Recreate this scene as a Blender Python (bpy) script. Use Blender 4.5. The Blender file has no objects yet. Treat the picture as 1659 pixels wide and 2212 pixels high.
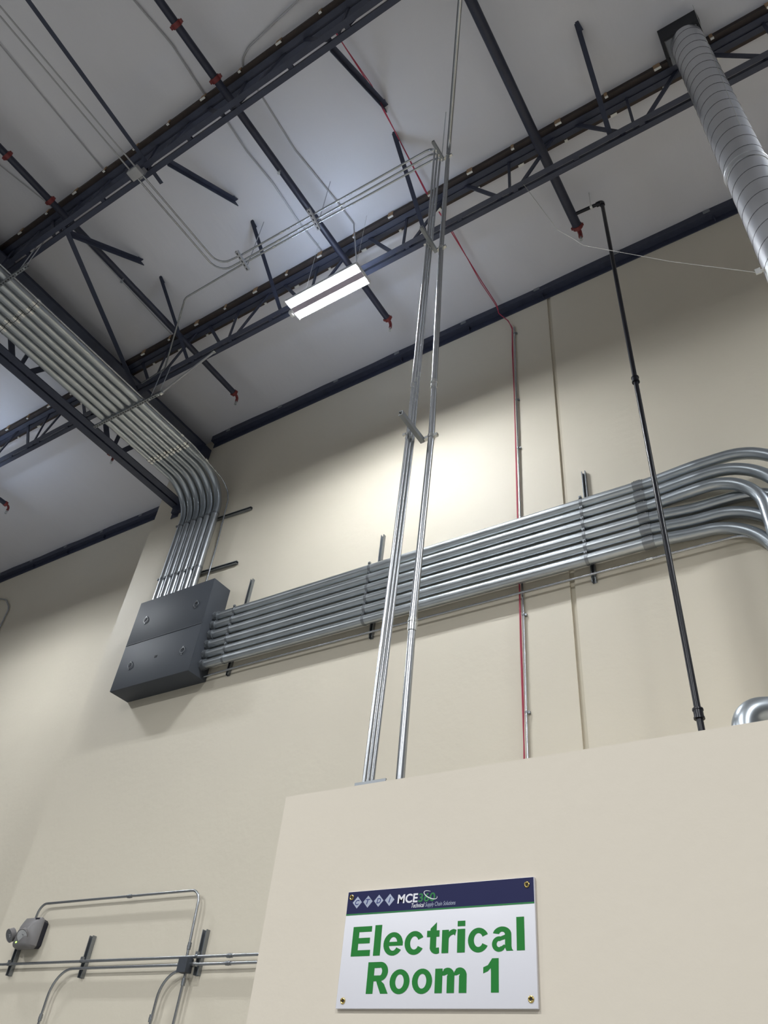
import bpy, bmesh, math, random
from mathutils import Vector, Matrix

# ------------------------------------------------------------------ camera, light, exposure
C = bpy.context.scene.collection
SC = bpy.context.scene
EYE = 1.6                      # eye height; every z below is measured from the eye
V = Vector

cam_d = bpy.data.cameras.new('camera')
cam = bpy.data.objects.new('camera', cam_d)
C.objects.link(cam)
R0 = ((0.8399361118369012, 0.534923481973262, 0.09145598007192518),
      (-0.2935212059601463, 0.5895446467321963, -0.7525173825796807),
      (-0.45645660199797816, 0.6052222548506804, 0.6521912239707847))
m = Matrix.Identity(4)
for i in range(3):
    m[i][0] = R0[0][i]
    m[i][1] = -R0[1][i]
    m[i][2] = -R0[2][i]
m[2][3] = EYE
cam.matrix_world = m
cam_d.sensor_fit = 'AUTO'
cam_d.sensor_width = 36.0
cam_d.lens = 1665.67 / 2212 * 36.0
cam_d.clip_start = 0.05
SC.camera = cam

SC.view_settings.view_transform = 'Standard'
SC.view_settings.look = 'None'
SC.view_settings.exposure = 0.0
SC.view_settings.gamma = 1.0

WORLD = 0.10
w = bpy.data.worlds.new('world')
SC.world = w
w.use_nodes = True
w.node_tree.nodes['Background'].inputs[0].default_value = (0.95, 0.98, 1.0, 1)
w.node_tree.nodes['Background'].inputs[1].default_value = WORLD

TUBE = 780.0                   # emission of the lit strips
UPLIGHT = 85.0                 # emission of strips added on fixture tops to brighten the ceiling
ROWS = 590.0                   # watts of each further fixture of the hall


def hall_lamp(x, y, z=8.18, power=None):
    d = bpy.data.lights.new('hall_lamp', 'AREA')
    d.shape = 'RECTANGLE'
    d.size = 1.15
    d.size_y = 0.26
    d.energy = power or ROWS
    d.color = (0.95, 0.98, 1.0)
    d.spread = math.radians(160)
    o = bpy.data.objects.new('hall_lamp', d)
    C.objects.link(o)
    o.location = (x, y, z + EYE)
    return o


for lx in (-12.3, -4.15, 4.0):
    for ly in (-4.2, -11.0):
        hall_lamp(lx, ly)

rnd = random.Random(7)

# ------------------------------------------------------------------ materials


def mat(name, col, rough=0.5, metal=0.0, noise=0.0, scale=6.0, bump=0.0, bscale=None, stretch=None, spec=None,
        rough_var=0.0, wave=None):
    mt = bpy.data.materials.new(name)
    mt.use_nodes = True
    nt = mt.node_tree
    b = nt.nodes['Principled BSDF']
    b.inputs['Base Color'].default_value = (*col, 1)
    b.inputs['Roughness'].default_value = rough
    b.inputs['Metallic'].default_value = metal
    if spec is not None:
        b.inputs['Specular IOR Level'].default_value = spec
    if noise or bump or rough_var:
        tc = nt.nodes.new('ShaderNodeTexCoord')
        mp = nt.nodes.new('ShaderNodeMapping')
        if stretch:
            mp.inputs['Scale'].default_value = stretch
        nt.links.new(tc.outputs['Object'], mp.inputs[0])
        n = nt.nodes.new('ShaderNodeTexNoise')
        n.inputs['Scale'].default_value = scale
        n.inputs['Detail'].default_value = 5
        nt.links.new(mp.outputs[0], n.inputs['Vector'])
        if noise:
            mx = nt.nodes.new('ShaderNodeMix')
            mx.data_type = 'RGBA'
            mx.inputs[6].default_value = (*[max(0, c * (1 - noise)) for c in col], 1)
            mx.inputs[7].default_value = (*[min(1, c * (1 + noise)) for c in col], 1)
            nt.links.new(n.outputs['Fac'], mx.inputs[0])
            nt.links.new(mx.outputs[2], b.inputs['Base Color'])
        if rough_var:
            mr = nt.nodes.new('ShaderNodeMapRange')
            mr.inputs['To Min'].default_value = max(0.05, rough - rough_var)
            mr.inputs['To Max'].default_value = min(1, rough + rough_var)
            nt.links.new(n.outputs['Fac'], mr.inputs['Value'])
            nt.links.new(mr.outputs[0], b.inputs['Roughness'])
        if bump:
            n2 = nt.nodes.new('ShaderNodeTexNoise')
            n2.inputs['Scale'].default_value = bscale or scale
            n2.inputs['Detail'].default_value = 4
            nt.links.new(mp.outputs[0], n2.inputs['Vector'])
            bp = nt.nodes.new('ShaderNodeBump')
            bp.inputs['Strength'].default_value = bump
            bp.inputs['Distance'].default_value = 0.05
            nt.links.new(n2.outputs['Fac'], bp.inputs['Height'])
            nt.links.new(bp.outputs[0], b.inputs['Normal'])
    return mt


def emit(name, col, s):
    mt = bpy.data.materials.new(name)
    mt.use_nodes = True
    b = mt.node_tree.nodes['Principled BSDF']
    b.inputs['Base Color'].default_value = (*col, 1)
    b.inputs['Emission Color'].default_value = (*col, 1)
    b.inputs['Emission Strength'].default_value = s
    return mt


M = dict(
    wall=mat('painted_concrete', (0.70, 0.638, 0.52), 0.62, noise=0.025, scale=1.3, bump=0.06, bscale=9),
    room=mat('painted_drywall', (0.70, 0.63, 0.525), 0.6, noise=0.02, scale=1.5, bump=0.03, bscale=14),
    caulk=mat('joint_sealant', (0.58, 0.525, 0.41), 0.6, noise=0.06, scale=12),
    ceil=mat('white_vinyl_insulation', (0.66, 0.655, 0.69), 0.50, noise=0.03, scale=2.0, bump=0.5, bscale=2.2,
             stretch=(1.0, 0.35, 1.0)),
    floor=mat('concrete_floor', (0.21, 0.21, 0.205), 0.45, noise=0.12, scale=2.0),
    steel=mat('dark_blue_grey_steel', (0.034, 0.040, 0.068), 0.5, noise=0.3, scale=9),
    nailer=mat('brown_steel_edge', (0.045, 0.032, 0.028), 0.7, noise=0.45, scale=7),
    clip=mat('tan_deck_clip', (0.42, 0.27, 0.15), 0.6, noise=0.2, scale=30),
    silver=mat('bright_clip', (0.72, 0.72, 0.70), 0.4, metal=0.3),
    galv=mat('galvanised_conduit', (0.50, 0.53, 0.55), 0.33, metal=0.92, noise=0.14, scale=5, rough_var=0.08),
    galv_d=mat('dull_galvanised_elbow', (0.40, 0.435, 0.465), 0.34, metal=0.88, noise=0.10, scale=4, rough_var=0.06),
    galv_b=mat('bright_coupling', (0.62, 0.63, 0.62), 0.24, metal=1.0, noise=0.1, scale=20),
    emt=mat('thin_wall_conduit', (0.44, 0.455, 0.475), 0.27, metal=0.92, noise=0.12, scale=8),
    emt_w=mat('pale_conduit', (0.38, 0.38, 0.39), 0.45, metal=0.3),
    strut=mat('galvanised_strut', (0.27, 0.285, 0.30), 0.40, metal=0.85, noise=0.1, scale=12),
    slot=mat('dark_slot', (0.015, 0.015, 0.02), 0.8),
    box=mat('grey_enamel', (0.062, 0.069, 0.082), 0.58, noise=0.05, scale=3, rough_var=0.03, spec=0.25),
    box_r=mat('grey_hub', (0.11, 0.12, 0.13), 0.35),
    black=mat('black_pipe', (0.008, 0.008, 0.013), 0.30, spec=0.35, noise=0.25, scale=10),
    pipe=mat('dark_sprinkler_pipe', (0.022, 0.025, 0.045), 0.45, noise=0.25, scale=9),
    red=mat('red_fitting', (0.17, 0.024, 0.024), 0.5, noise=0.2, scale=20),
    cable=mat('red_cable', (0.42, 0.035, 0.075), 0.5),
    duct=mat('spiral_duct_metal', (0.60, 0.61, 0.635), 0.42, metal=0.95, noise=0.10, scale=3, rough_var=0.07),
    seam=mat('duct_seam', (0.13, 0.13, 0.14), 0.45, metal=0.7),
    char=mat('charcoal_curb', (0.016, 0.017, 0.022), 0.7, noise=0.3, scale=10),
    plenum=mat('dull_plenum_plate', (0.20, 0.21, 0.23), 0.6, noise=0.15, scale=6),
    spine=mat('lavender_grey_spine', (0.40, 0.37, 0.46), 0.6),
    white=mat('white_enamel', (0.78, 0.79, 0.82), 0.4),
    signw=mat('sign_white', (0.80, 0.79, 0.84), 0.42),
    signb=mat('sign_navy', (0.012, 0.014, 0.072), 0.5, spec=0.25, noise=0.06, scale=3),
    signb2=mat('sign_navy_arc', (0.032, 0.045, 0.16), 0.42),
    green=mat('sign_green', (0.016, 0.20, 0.032), 0.5, spec=0.25),
    green2=mat('sign_green_line', (0.035, 0.20, 0.07), 0.5, spec=0.25),
    edge=mat('sign_letter_edge', (0.30, 0.34, 0.36), 0.5),
    dia=mat('sign_silver', (0.40, 0.44, 0.56), 0.4, noise=0.25, scale=14),
    ink=mat('sign_ink', (0.035, 0.045, 0.19), 0.45),
    brass=mat('brass', (0.62, 0.46, 0.16), 0.25, metal=1.0),
    hole=mat('dark_hole', (0.02, 0.015, 0.01), 0.7),
    egrey=mat('grey_plastic', (0.20, 0.19, 0.19), 0.42, noise=0.03, scale=10),
    edark=mat('dark_plastic', (0.012, 0.013, 0.026), 0.45),
    lens=mat('lamp_reflector', (0.75, 0.76, 0.78), 0.12, metal=1.0, noise=0.4, scale=60),
    led=emit('green_indicator', (0.45, 1.0, 0.15), 2.5),
    tube=emit('lit_led_strip', (0.92, 0.96, 1.0), TUBE),
    fill_glow=emit('added_ceiling_glow', (0.62, 0.76, 1.0), UPLIGHT),  # bluish glow added to lift the ceiling around the lamps
    wire=mat('pale_wire', (0.50, 0.49, 0.46), 0.5),
)

# ------------------------------------------------------------------ mesh helpers


def fillet(pts, r=0.1, n=8):
    P = [V(p) for p in pts]
    rs = r if isinstance(r, (list, tuple)) else [r] * (len(P) - 2)
    out = [P[0]]
    for i in range(1, len(P) - 1):
        a = P[i] - P[i - 1]
        b = P[i + 1] - P[i]
        la, lb = a.length, b.length
        a = a.normalized()
        b = b.normalized()
        th = a.angle(b)
        if th < 1e-3 or rs[i - 1] < 1e-4:
            out.append(P[i])
            continue
        rr = min(rs[i - 1], 0.48 * min(la, lb) / math.tan(th / 2)) if i not in (1, len(P) - 2) or len(P) > 3 else \
            min(rs[i - 1], 0.98 * min(la, lb) / math.tan(th / 2))
        t = rr * math.tan(th / 2)
        s = P[i] - a * t
        nn = (b - a * a.dot(b)).normalized()
        c = s + nn * rr
        ax = a.cross(b).normalized()
        for k in range(n + 1):
            out.append(c + Matrix.Rotation(th * k / n, 3, ax) @ (s - c))
    out.append(P[-1])
    res = [out[0]]
    for p in out[1:]:
        if (p - res[-1]).length > 1e-5:
            res.append(p)
    return res


def tube(bm, pts, r, seg=12, mi=0, caps=True):
    P = [V(p) for p in pts]
    t0 = (P[1] - P[0]).normalized()
    u = t0.orthogonal().normalized()
    rings = []
    prev = t0
    for i, p in enumerate(P):
        if i == 0:
            t = t0
        elif i == len(P) - 1:
            t = (P[i] - P[i - 1]).normalized()
        else:
            t = ((P[i] - P[i - 1]).normalized() + (P[i + 1] - P[i]).normalized()).normalized()
        u = prev.rotation_difference(t) @ u
        u = (u - t * u.dot(t)).normalized()
        v = t.cross(u)
        prev = t
        rings.append([bm.verts.new(p + (u * math.cos(a) + v * math.sin(a)) * r)
                      for a in [2 * math.pi * k / seg for k in range(seg)]])
    for a, b in zip(rings, rings[1:]):
        for k in range(seg):
            f = bm.faces.new((a[k], a[(k + 1) % seg], b[(k + 1) % seg], b[k]))
            f.smooth = True
            f.material_index = mi
    if caps:
        f = bm.faces.new(rings[0][::-1])
        f.material_index = mi
        f = bm.faces.new(rings[-1])
        f.material_index = mi


def box(bm, lo, hi, mi=0, bev=0.0):
    lo, hi = V(lo), V(hi)
    vs = [bm.verts.new((x, y, z)) for x in (lo.x, hi.x) for y in (lo.y, hi.y) for z in (lo.z, hi.z)]
    fs = []
    for q in ((0, 1, 3, 2), (4, 6, 7, 5), (0, 4, 5, 1), (2, 3, 7, 6), (0, 2, 6, 4), (1, 5, 7, 3)):
        f = bm.faces.new([vs[i] for i in q])
        f.material_index = mi
        fs.append(f)
    if bev:
        es = list({e for f in fs for e in f.edges})
        bmesh.ops.bevel(bm, geom=es, offset=bev, segments=2, affect='EDGES', profile=0.5)


def bar(bm, a, b, w, h, up=(0, 0, 1), mi=0, cut=None):
    """rectangular bar from a to b; w across, h along 'up'."""
    a, b = V(a), V(b)
    d = (b - a).normalized()
    s = d.cross(V(up))
    if s.length < 1e-4:
        s = d.orthogonal()
    s.normalize()
    n = s.cross(d).normalized()
    vs = []
    for p in (a, b):
        for i, j in ((-1, -1), (1, -1), (1, 1), (-1, 1)):
            vs.append(bm.verts.new(p + s * (w / 2 * i) + n * (h / 2 * j)))
    for q in ((3, 2, 1, 0), (4, 5, 6, 7), (0, 1, 5, 4), (1, 2, 6, 5), (2, 3, 7, 6), (3, 0, 4, 7)):
        f = bm.faces.new([vs[i] for i in q])
        f.material_index = mi


def angle_iron(bm, a, b, leg, t, up=(0, 0, 1), flip=1, mi=0):
    """L section from a to b: a flat leg and an upright leg."""
    a, b = V(a), V(b)
    d = (b - a).normalized()
    s = d.cross(V(up)).normalized() * flip
    n = V(up) - d * V(up).dot(d)
    n.normalize()
    prof = [(0, 0), (leg, 0), (leg, t), (t, t), (t, leg), (0, leg)]
    ra = [bm.verts.new(a + s * x + n * y) for x, y in prof]
    rb = [bm.verts.new(b + s * x + n * y) for x, y in prof]
    k = len(prof)
    for i in range(k):
        f = bm.faces.new((ra[i], ra[(i + 1) % k], rb[(i + 1) % k], rb[i]))
        f.material_index = mi
    bm.faces.new(ra[::-1])
    bm.faces.new(rb)


def channel(bm, a, b, open_dir, w=0.041, d=0.041, t=0.004, lip=0.010, slots=False, mi=0, mslot=1):
    """strut channel from a to b; the open side faces open_dir; (a, b) run along the middle of the back."""
    a, b = V(a), V(b)
    ax = (b - a).normalized()
    o = (V(open_dir) - ax * V(open_dir).dot(ax)).normalized()
    s = ax.cross(o).normalized()
    h = w / 2
    prof = [(-h, 0), (h, 0), (h, d), (h - lip, d), (h - lip, d - t), (h - t, d - t), (h - t, t), (-h + t, t),
            (-h + t, d - t), (-h + lip, d - t), (-h + lip, d), (-h, d)]
    ra = [bm.verts.new(a + s * x + o * y) for x, y in prof]
    rb = [bm.verts.new(b + s * x + o * y) for x, y in prof]
    k = len(prof)
    for i in range(k):
        f = bm.faces.new((ra[i], ra[(i + 1) % k], rb[(i + 1) % k], rb[i]))
        f.material_index = mi
    # end walls as quads of the C section
    for r, fl in ((ra, 1), (rb, 0)):
        for q in ((0, 1, 6, 7), (1, 2, 5, 6), (2, 3, 4, 5), (0, 7, 8, 11), (8, 9, 10, 11)):
            vv = [r[i] for i in q]
            try:
                f = bm.faces.new(vv[::-1] if fl else vv)
                f.material_index = mi
            except ValueError:
                pass
    if slots:
        L = (b - a).length
        nsl = int(L / 0.05)
        for i in range(nsl):
            c = a + ax * ((i + 0.5) * L / nsl)
            p0 = c - ax * 0.014 - s * 0.007 - o * 0.0012
            vs = [bm.verts.new(p0 + ax * x + s * y) for x, y in ((0, 0), (0.028, 0), (0.028, 0.014), (0, 0.014))]
            f = bm.faces.new(vs)
            f.material_index = mslot


def ring(bm, c, ax, r, wd, seg=14, mi=0):
    c, ax = V(c), V(ax).normalized()
    tube(bm, [c - ax * wd / 2, c + ax * wd / 2], r, seg, mi)


def torus(bm, c, ax, R, r, seg=18, seg2=8, arc=2 * math.pi, start=0.0, mi=0):
    c, ax = V(c), V(ax).normalized()
    u = ax.orthogonal().normalized()
    v = ax.cross(u)
    full = abs(arc - 2 * math.pi) < 1e-6
    n = seg if full else seg + 1
    rings = []
    for i in range(n):
        a = start + arc * i / seg
        d = u * math.cos(a) + v * math.sin(a)
        rings.append([bm.verts.new(c + d * (R + r * math.cos(b)) + ax * r * math.sin(b))
                      for b in [2 * math.pi * k / seg2 for k in range(seg2)]])
    for i in range(n if full else n - 1):
        a, b = rings[i], rings[(i + 1) % n]
        for k in range(seg2):
            f = bm.faces.new((a[k], a[(k + 1) % seg2], b[(k + 1) % seg2], b[k]))
            f.smooth = True
            f.material_index = mi


def poly(bm, pts, depth, axis, mi=0):
    """prism of a planar polygon pushed along axis."""
    P = [V(p) for p in pts]
    d = V(axis) * depth
    a = [bm.verts.new(p) for p in P]
    b = [bm.verts.new(p + d) for p in P]
    k = len(P)
    fs = [bm.faces.new(a), bm.faces.new(b[::-1])]
    for i in range(k):
        fs.append(bm.faces.new((a[i], b[i], b[(i + 1) % k], a[(i + 1) % k])))
    for f in fs:
        f.material_index = mi


def finish(name, bm, mats, origin, parent=None):
    bmesh.ops.recalc_face_normals(bm, faces=bm.faces[:])
    bmesh.ops.translate(bm, verts=bm.verts[:], vec=-origin)
    me = bpy.data.meshes.new(name)
    bm.to_mesh(me)
    bm.free()
    if not isinstance(mats, (list, tuple)):
        mats = [mats]
    for x in mats:
        me.materials.append(x)
    me.set_sharp_from_angle(angle=math.radians(40))
    o = bpy.data.objects.new(name, me)
    C.objects.link(o)
    if parent:
        o.parent = parent
    else:
        o.location = origin + V((0, 0, EYE))
    return o


ORG = {}


def thing(name, label, cat, loc, group=None):
    o = bpy.data.objects.new(name, None)
    o.empty_display_size = 0.1
    C.objects.link(o)
    o.location = V(loc) + V((0, 0, EYE))
    o['label'] = label
    o['category'] = cat
    if group:
        o['group'] = group
    ORG[o] = V(loc)
    return o


def part(name, fn, mats, parent, label=None):
    bm = bmesh.new()
    fn(bm)
    o = finish(name, bm, mats, ORG[parent], parent)
    ORG[o] = ORG[parent]
    if label:
        o['label'] = label
    return o


def solid(name, fn, mats, label, cat, group=None):
    bm = bmesh.new()
    fn(bm)
    lo = V((min(v.co[i] for v in bm.verts) for i in range(3)))
    hi = V((max(v.co[i] for v in bm.verts) for i in range(3)))
    o = finish(name, bm, mats, V(((lo.x + hi.x) / 2, (lo.y + hi.y) / 2, lo.z)))
    o['label'] = label
    o['category'] = cat
    if group:
        o['group'] = group
    return o


def struct(name, fn, mats):
    bm = bmesh.new()
    fn(bm)
    o = finish(name, bm, mats, V((0, 0, 0)))
    o['kind'] = 'structure'
    return o


# ------------------------------------------------------------------ the setting
HC = 9.72      # underside of the roof insulation
YB = 6.0       # face of the back wall
YL = 6.95      # face of the set-back wall on the left
XE = -9.42     # corner of the back wall
FL = -EYE
YR = 3.03      # front face of the electrical room
ZR = 1.455     # its top
XR = -2.695    # its left corner

struct('floor', lambda b: box(b, (-18, -12, FL - 0.1), (7, 7.3, FL)), M['floor'])


def ceiling(b):
    # the insulation sags a little between the joists
    nx, ny = 100, 77
    x0, x1, y0, y1 = -18.0, 7.0, -12.0, 7.2
    r2 = random.Random(3)
    ph = [r2.uniform(0, 6.28) for _ in range(6)]
    g = []
    for i in range(nx + 1):
        row = []
        for j in range(ny + 1):
            x = x0 + (x1 - x0) * i / nx
            y = y0 + (y1 - y0) * j / ny
            z = HC + 0.006 * math.sin(x * 4.1 + ph[0]) + 0.005 * math.sin(x * 1.7 + y * 0.9 + ph[1]) \
                + 0.004 * math.sin(y * 2.3 - x * 2.9 + ph[2]) + 0.003 * math.sin(x * 9.3 + y * 0.6 + ph[3])
            row.append(b.verts.new((x, y, z)))
        g.append(row)
    for i in range(nx):
        for j in range(ny):
            f = b.faces.new((g[i][j], g[i][j + 1], g[i + 1][j + 1], g[i + 1][j]))
            f.smooth = True
    top = [b.verts.new(p) for p in ((x0, y0, HC + 0.12), (x1, y0, HC + 0.12), (x1, y1, HC + 0.12), (x0, y1, HC + 0.12))]
    b.faces.new(top)


struct('ceiling', ceiling, M['ceil'])


def wall_back(b):
    box(b, (XE, YB, FL), (-2.140, 7.3, HC + 0.1))
    box(b, (-2.088, YB, FL), (7, 7.3, HC + 0.1))
    box(b, (-2.140, YB + 0.022, FL), (-2.088, 7.3, HC + 0.1), mi=1)


struct('wall_back', wall_back, [M['wall'], M['caulk']])
struct('wall_left', lambda b: box(b, (-18, YL, FL), (XE, 7.3, HC + 0.1)), M['wall'])


ZQ = ZR - 0.03  # top of the room's roof deck
struct('wall_front', lambda b: box(b, (XR, YR, FL), (4.0, YR + 0.012, ZR)), M['room'])
struct('wall_room_side', lambda b: box(b, (XR, YR + 0.012, FL), (XR + 0.13, YB, ZR)), M['room'])
struct('ceiling_room', lambda b: box(b, (XR + 0.13, YR + 0.012, ZQ - 0.15), (4.0, YB, ZQ)), M['room'])

# steel ledgers at the wall tops
def ledger(b, x0, x1, y):
    box(b, (x0, y - 0.012, 9.50), (x1, y, HC + 0.02))
    box(b, (x0, y - 0.10, 9.60), (x1, y - 0.012, 9.614))
    box(b, (x0, y - 0.10, 9.614), (x1, y - 0.088, HC + 0.02))
    x = x0 + 0.35
    while x < x1 - 0.1:
        box(b, (x, y - 0.112, 9.655), (x + 0.085, y - 0.10, 9.70), mi=1)
        if int(x * 10) % 2 == 0:
            box(b, (x + 0.1, y - 0.06, 9.52), (x + 0.112, y - 0.012, 9.60))
        x += 1.165
for nm, a in (('trim_1', (-8.46, 6.9, YB)), ('trim_2', (-17.5, XE, YL))):
    struct(nm, lambda b, a=a: ledger(b, *a), [M['steel'], M['plenum']])

# ------------------------------------------------------------------ roof joists and girder
ZB = 8.795     # underside of a joist's bottom chord


def joist(label, y, x0, x1, n0, group='open web roof joists'):
    t = thing('roof_joist', label, 'joist', ((x0 + x1) / 2, y, ZB), group)

    def top(b):
        for s in (1, -1):
            box(b, (x0, y + (0.012 if s > 0 else -0.075), 9.600), (x1, y + (0.075 if s > 0 else -0.012), 9.612))
            box(b, (x0, y + (0.012 if s > 0 else -0.022), 9.612), (x1, y + (0.022 if s > 0 else -0.012), 9.675))
        box(b, (x0, y - 0.012, 9.618), (x1, y + 0.012, 9.674))
    part('top_chord', top, M['steel'], t)
    for s in (-1, 1):
        part('nailer', lambda b: box(b, (x0, y + (0.062 if s > 0 else -0.128), 9.640),
                                     (x1, y + (0.128 if s > 0 else -0.062), 9.716)), M['nailer'], t,
             'brown edge strip of the top chord')

    def bot(b):
        for s in (1, -1):
            angle_iron(b, (x0, y + 0.015 * s, ZB), (x1, y + 0.015 * s, ZB), 0.062, 0.007,
                       flip=-s)
        x = x0 + 0.3
        while x < x1:
            box(b, (x, y - 0.015, ZB + 0.012), (x + 0.06, y + 0.015, ZB + 0.05))
            x += 0.74
    part('bottom_chord', bot, M['steel'], t)
    zt = 9.655
    n = n0
    while n < x1 + 0.7:
        for a, c_, w_ in (((n + 0.10, y, ZB + 0.03), (n + 0.60, y, zt), 0.048),
                          ((n - 0.12, y, ZB + 0.03), (n - 0.62, y, zt), 0.048),
                          ((n, y, ZB + 0.03), (n, y, zt), 0.030)):
            if x0 < min(a[0], c_[0]) and max(a[0], c_[0]) < x1:
                part('web', lambda b: bar(b, a, c_, 0.022, w_, up=(1, 0, 0.01)), M['steel'], t)
        n += 1.475
    x = -2.266 - 0.588 * math.floor((-2.266 - x0 - 0.1) / 0.588)
    k = 0
    while x < x1 - 0.1:
        for s in (-1, 1):
            xx = x + (0 if s < 0 else 0.006)
            wd = 0.075 if (k % 2 == 0) == (s < 0) else 0.036

            def cl(b):
                yy = y + s * 0.128
                if s < 0:
                    box(b, (xx - wd / 2, yy - 0.010, 9.600), (xx + wd / 2, yy, 9.71))
                    box(b, (xx - wd / 2 + 0.004, yy - 0.012, 9.596), (xx + wd / 2 + 0.004, yy + 0.012, 9.606), mi=1)
                else:
                    box(b, (xx - wd / 2, yy - 0.03, 9.622), (xx + wd / 2, yy + 0.004, 9.640), mi=1)
            part('deck_clip', cl, [M['clip'], M['silver']], t)
        x += 0.588
        k += 1
    return t


YA, YM = 1.645, 4.047
joist('long dark roof joist crossing the upper left, nearest to the camera', YA, -8.70, 4.5, -9.16 + 0.7)
joist('long dark roof joist running behind the lit light fixture and the round duct', YM, -8.70, 4.5, -9.16)
joist('short dark roof joist left of the conduit rack at the left edge', YM, -14.5, -8.94, -15.06)

XG = -8.82
g = thing('joist_girder', 'deep dark steel girder running along the rack of conduits to the wall', 'girder', (XG, 2.5, 8.2))


def g_top(b):
    for s in (-1, 1):
        box(b, (XG + (0.03 if s > 0 else -0.30), -6, 9.46), (XG + (0.30 if s > 0 else -0.03), 5.995, 9.49))
        box(b, (XG + (0.03 if s > 0 else -0.06), -6, 9.49), (XG + (0.06 if s > 0 else -0.03), 5.995, 9.70))
    box(b, (XG - 0.10, -6, 9.66), (XG + 0.12, 5.995, 9.715))


def g_bot(b):
    for s in (-1, 1):
        angle_iron(b, (XG + 0.018 * s, -6, 8.245), (XG + 0.018 * s, 5.96, 8.245), 0.125, 0.012, flip=s)


part('top_chord', g_top, M['steel'], g)
part('bottom_chord', g_bot, M['steel'], g)
for yn in (-4.5, -2.73, -0.93, 0.87, 2.67, 4.47):
    for dy, w_ in ((-0.80, 0.085), (0.0, 0.055), (0.80, 0.085)):
        part('web', lambda b: bar(b, (XG, yn + 0.12 * (dy > 0) - 0.12 * (dy < 0), 8.28), (XG, yn + dy, 9.50), 0.03, w_,
                                  up=(0, 1, 0.01)), M['steel'], g)
part('bearing_seat', lambda b: (box(b, (XG - 0.30, 5.80, 9.20), (XG + 0.33, 5.998, 9.46)),
                                poly(b, [(XG + 0.33, 5.998, 9.20), (XG + 0.33, 5.80, 9.20), (XG + 0.33, 5.998, 9.02)],
                                     0.02, (-1, 0, 0))), M['steel'], g)
part('end_plate', lambda b: (box(b, (XG - 0.10, 5.93, 8.10), (XG + 0.10, 5.998, 8.37)),
                             box(b, (XG - 0.14, 5.985, 8.03), (XG + 0.02, 5.998, 8.16))), M['steel'], g)


def brace(label, a, c_, w_=0.055, tip=True):
    def fn(b):
        angle_iron(b, a, c_, w_, 0.008, up=(1, 0, 0.001))
        e = V(c_)
        d = (e - V(a)).normalized()
        poly(b, [e + V((0.012, 0, 0)), e + d * 0.03 + V((0.034, 0, 0)), e - d * 0.16 + V((0.075, 0, 0)), e - d * 0.16 + V((0.012, 0, 0))], 0.012, (0, 0, -1))
    return solid('joist_brace', fn, M['steel'], label, 'brace', 'slanted braces from joist to roof')


for lab, x in (('slanted roof brace nearest to the round duct', -0.545),
               ('slanted roof brace crossed by the red cable and the thin conduits', -2.90),
               ('slanted roof brace rising behind the left end of the lit fixture', -5.20),
               ('slanted roof brace leaning off the middle joist, leftmost of its row', -6.97)):
    brace(lab, (x - 0.05, YM, ZB + 0.05), (x + 0.01, 3.03, HC + 0.03))
for lab, x in (('slanted brace under the nearest joist that the red cable passes behind', -2.73),
               ('slanted brace under the nearest joist, middle of three', -5.11),
               ('slanted brace under the nearest joist, beside the girder', -6.93)):
    brace(lab, (x, YA + 0.05, ZB + 0.04), (x - 0.08, 2.77, HC + 0.03), 0.062)
solid('diagonal_brace', lambda b: angle_iron(b, (-6.92, YA + 0.04, ZB), (-8.10, YM - 0.02, ZB - 0.02), 0.07, 0.008), M['steel'],
      'long diagonal brace joining the nearest joist to the girder', 'brace')
solid('bridging_angle', lambda b: angle_iron(b, (-5.08, -1.5, ZB + 0.02), (-5.37, 1.86, ZB + 0.02), 0.05, 0.007), M['steel'],
      'straight thin dark bar from the top left edge to the nearest joist', 'bridging')

# ------------------------------------------------------------------ sprinkler pipes
ZS = 9.35


def sprinkler(label, x, r, couplings, heads):
    t = thing('sprinkler_pipe', label, 'pipe', (x, 2, ZS - r), 'sprinkler pipes below the roof')
    part('pipe', lambda b: tube(b, [(x, -3, ZS), (x, 5.12, ZS)], r, 16), M['pipe'], t)
    for y in couplings:
        def cp(b):
            ring(b, (x, y, ZS), (0, 1, 0), r + 0.014, 0.055, 16)
            box(b, (x - r - 0.036, y - 0.020, ZS - 0.016), (x - r + 0.01, y + 0.020, ZS + 0.016))
            box(b, (x + r - 0.01, y - 0.020, ZS - 0.016), (x + r + 0.036, y + 0.020, ZS + 0.016))
        part('grooved_coupling', cp, M['red'], t, 'red grooved coupling')

    def el(b):
        ring(b, (x, 5.11, ZS), (0, 1, 0), r + 0.008, 0.05, 16)
        box(b, (x - r - 0.022, 5.095, ZS - 0.013), (x + r + 0.022, 5.125, ZS + 0.013))
        tube(b, fillet([(x, 5.12, ZS), (x, 5.20, ZS), (x, 5.20, ZS - 0.11)], 0.06), r * 0.48, 12)
    e = part('end_fitting', el, M['red'], t, 'red end fitting')

    def hd(b, y, z):
        tube(b, [(x, y, z), (x, y, z - 0.035)], 0.014, 10)
        torus(b, (x, y, z - 0.05), (1, 0, 0), 0.018, 0.004, 12, 6)
        tube(b, [(x, y, z - 0.072), (x, y, z - 0.076)], 0.020, 12)
    part('sprinkler_head', lambda b: hd(b, 5.20, ZS - 0.11), M['galv'], e)
    for y in heads:
        part('sprinkler_head', lambda b: hd(b, y, ZS - r + 0.004), M['galv'], t)
    return t


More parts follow.
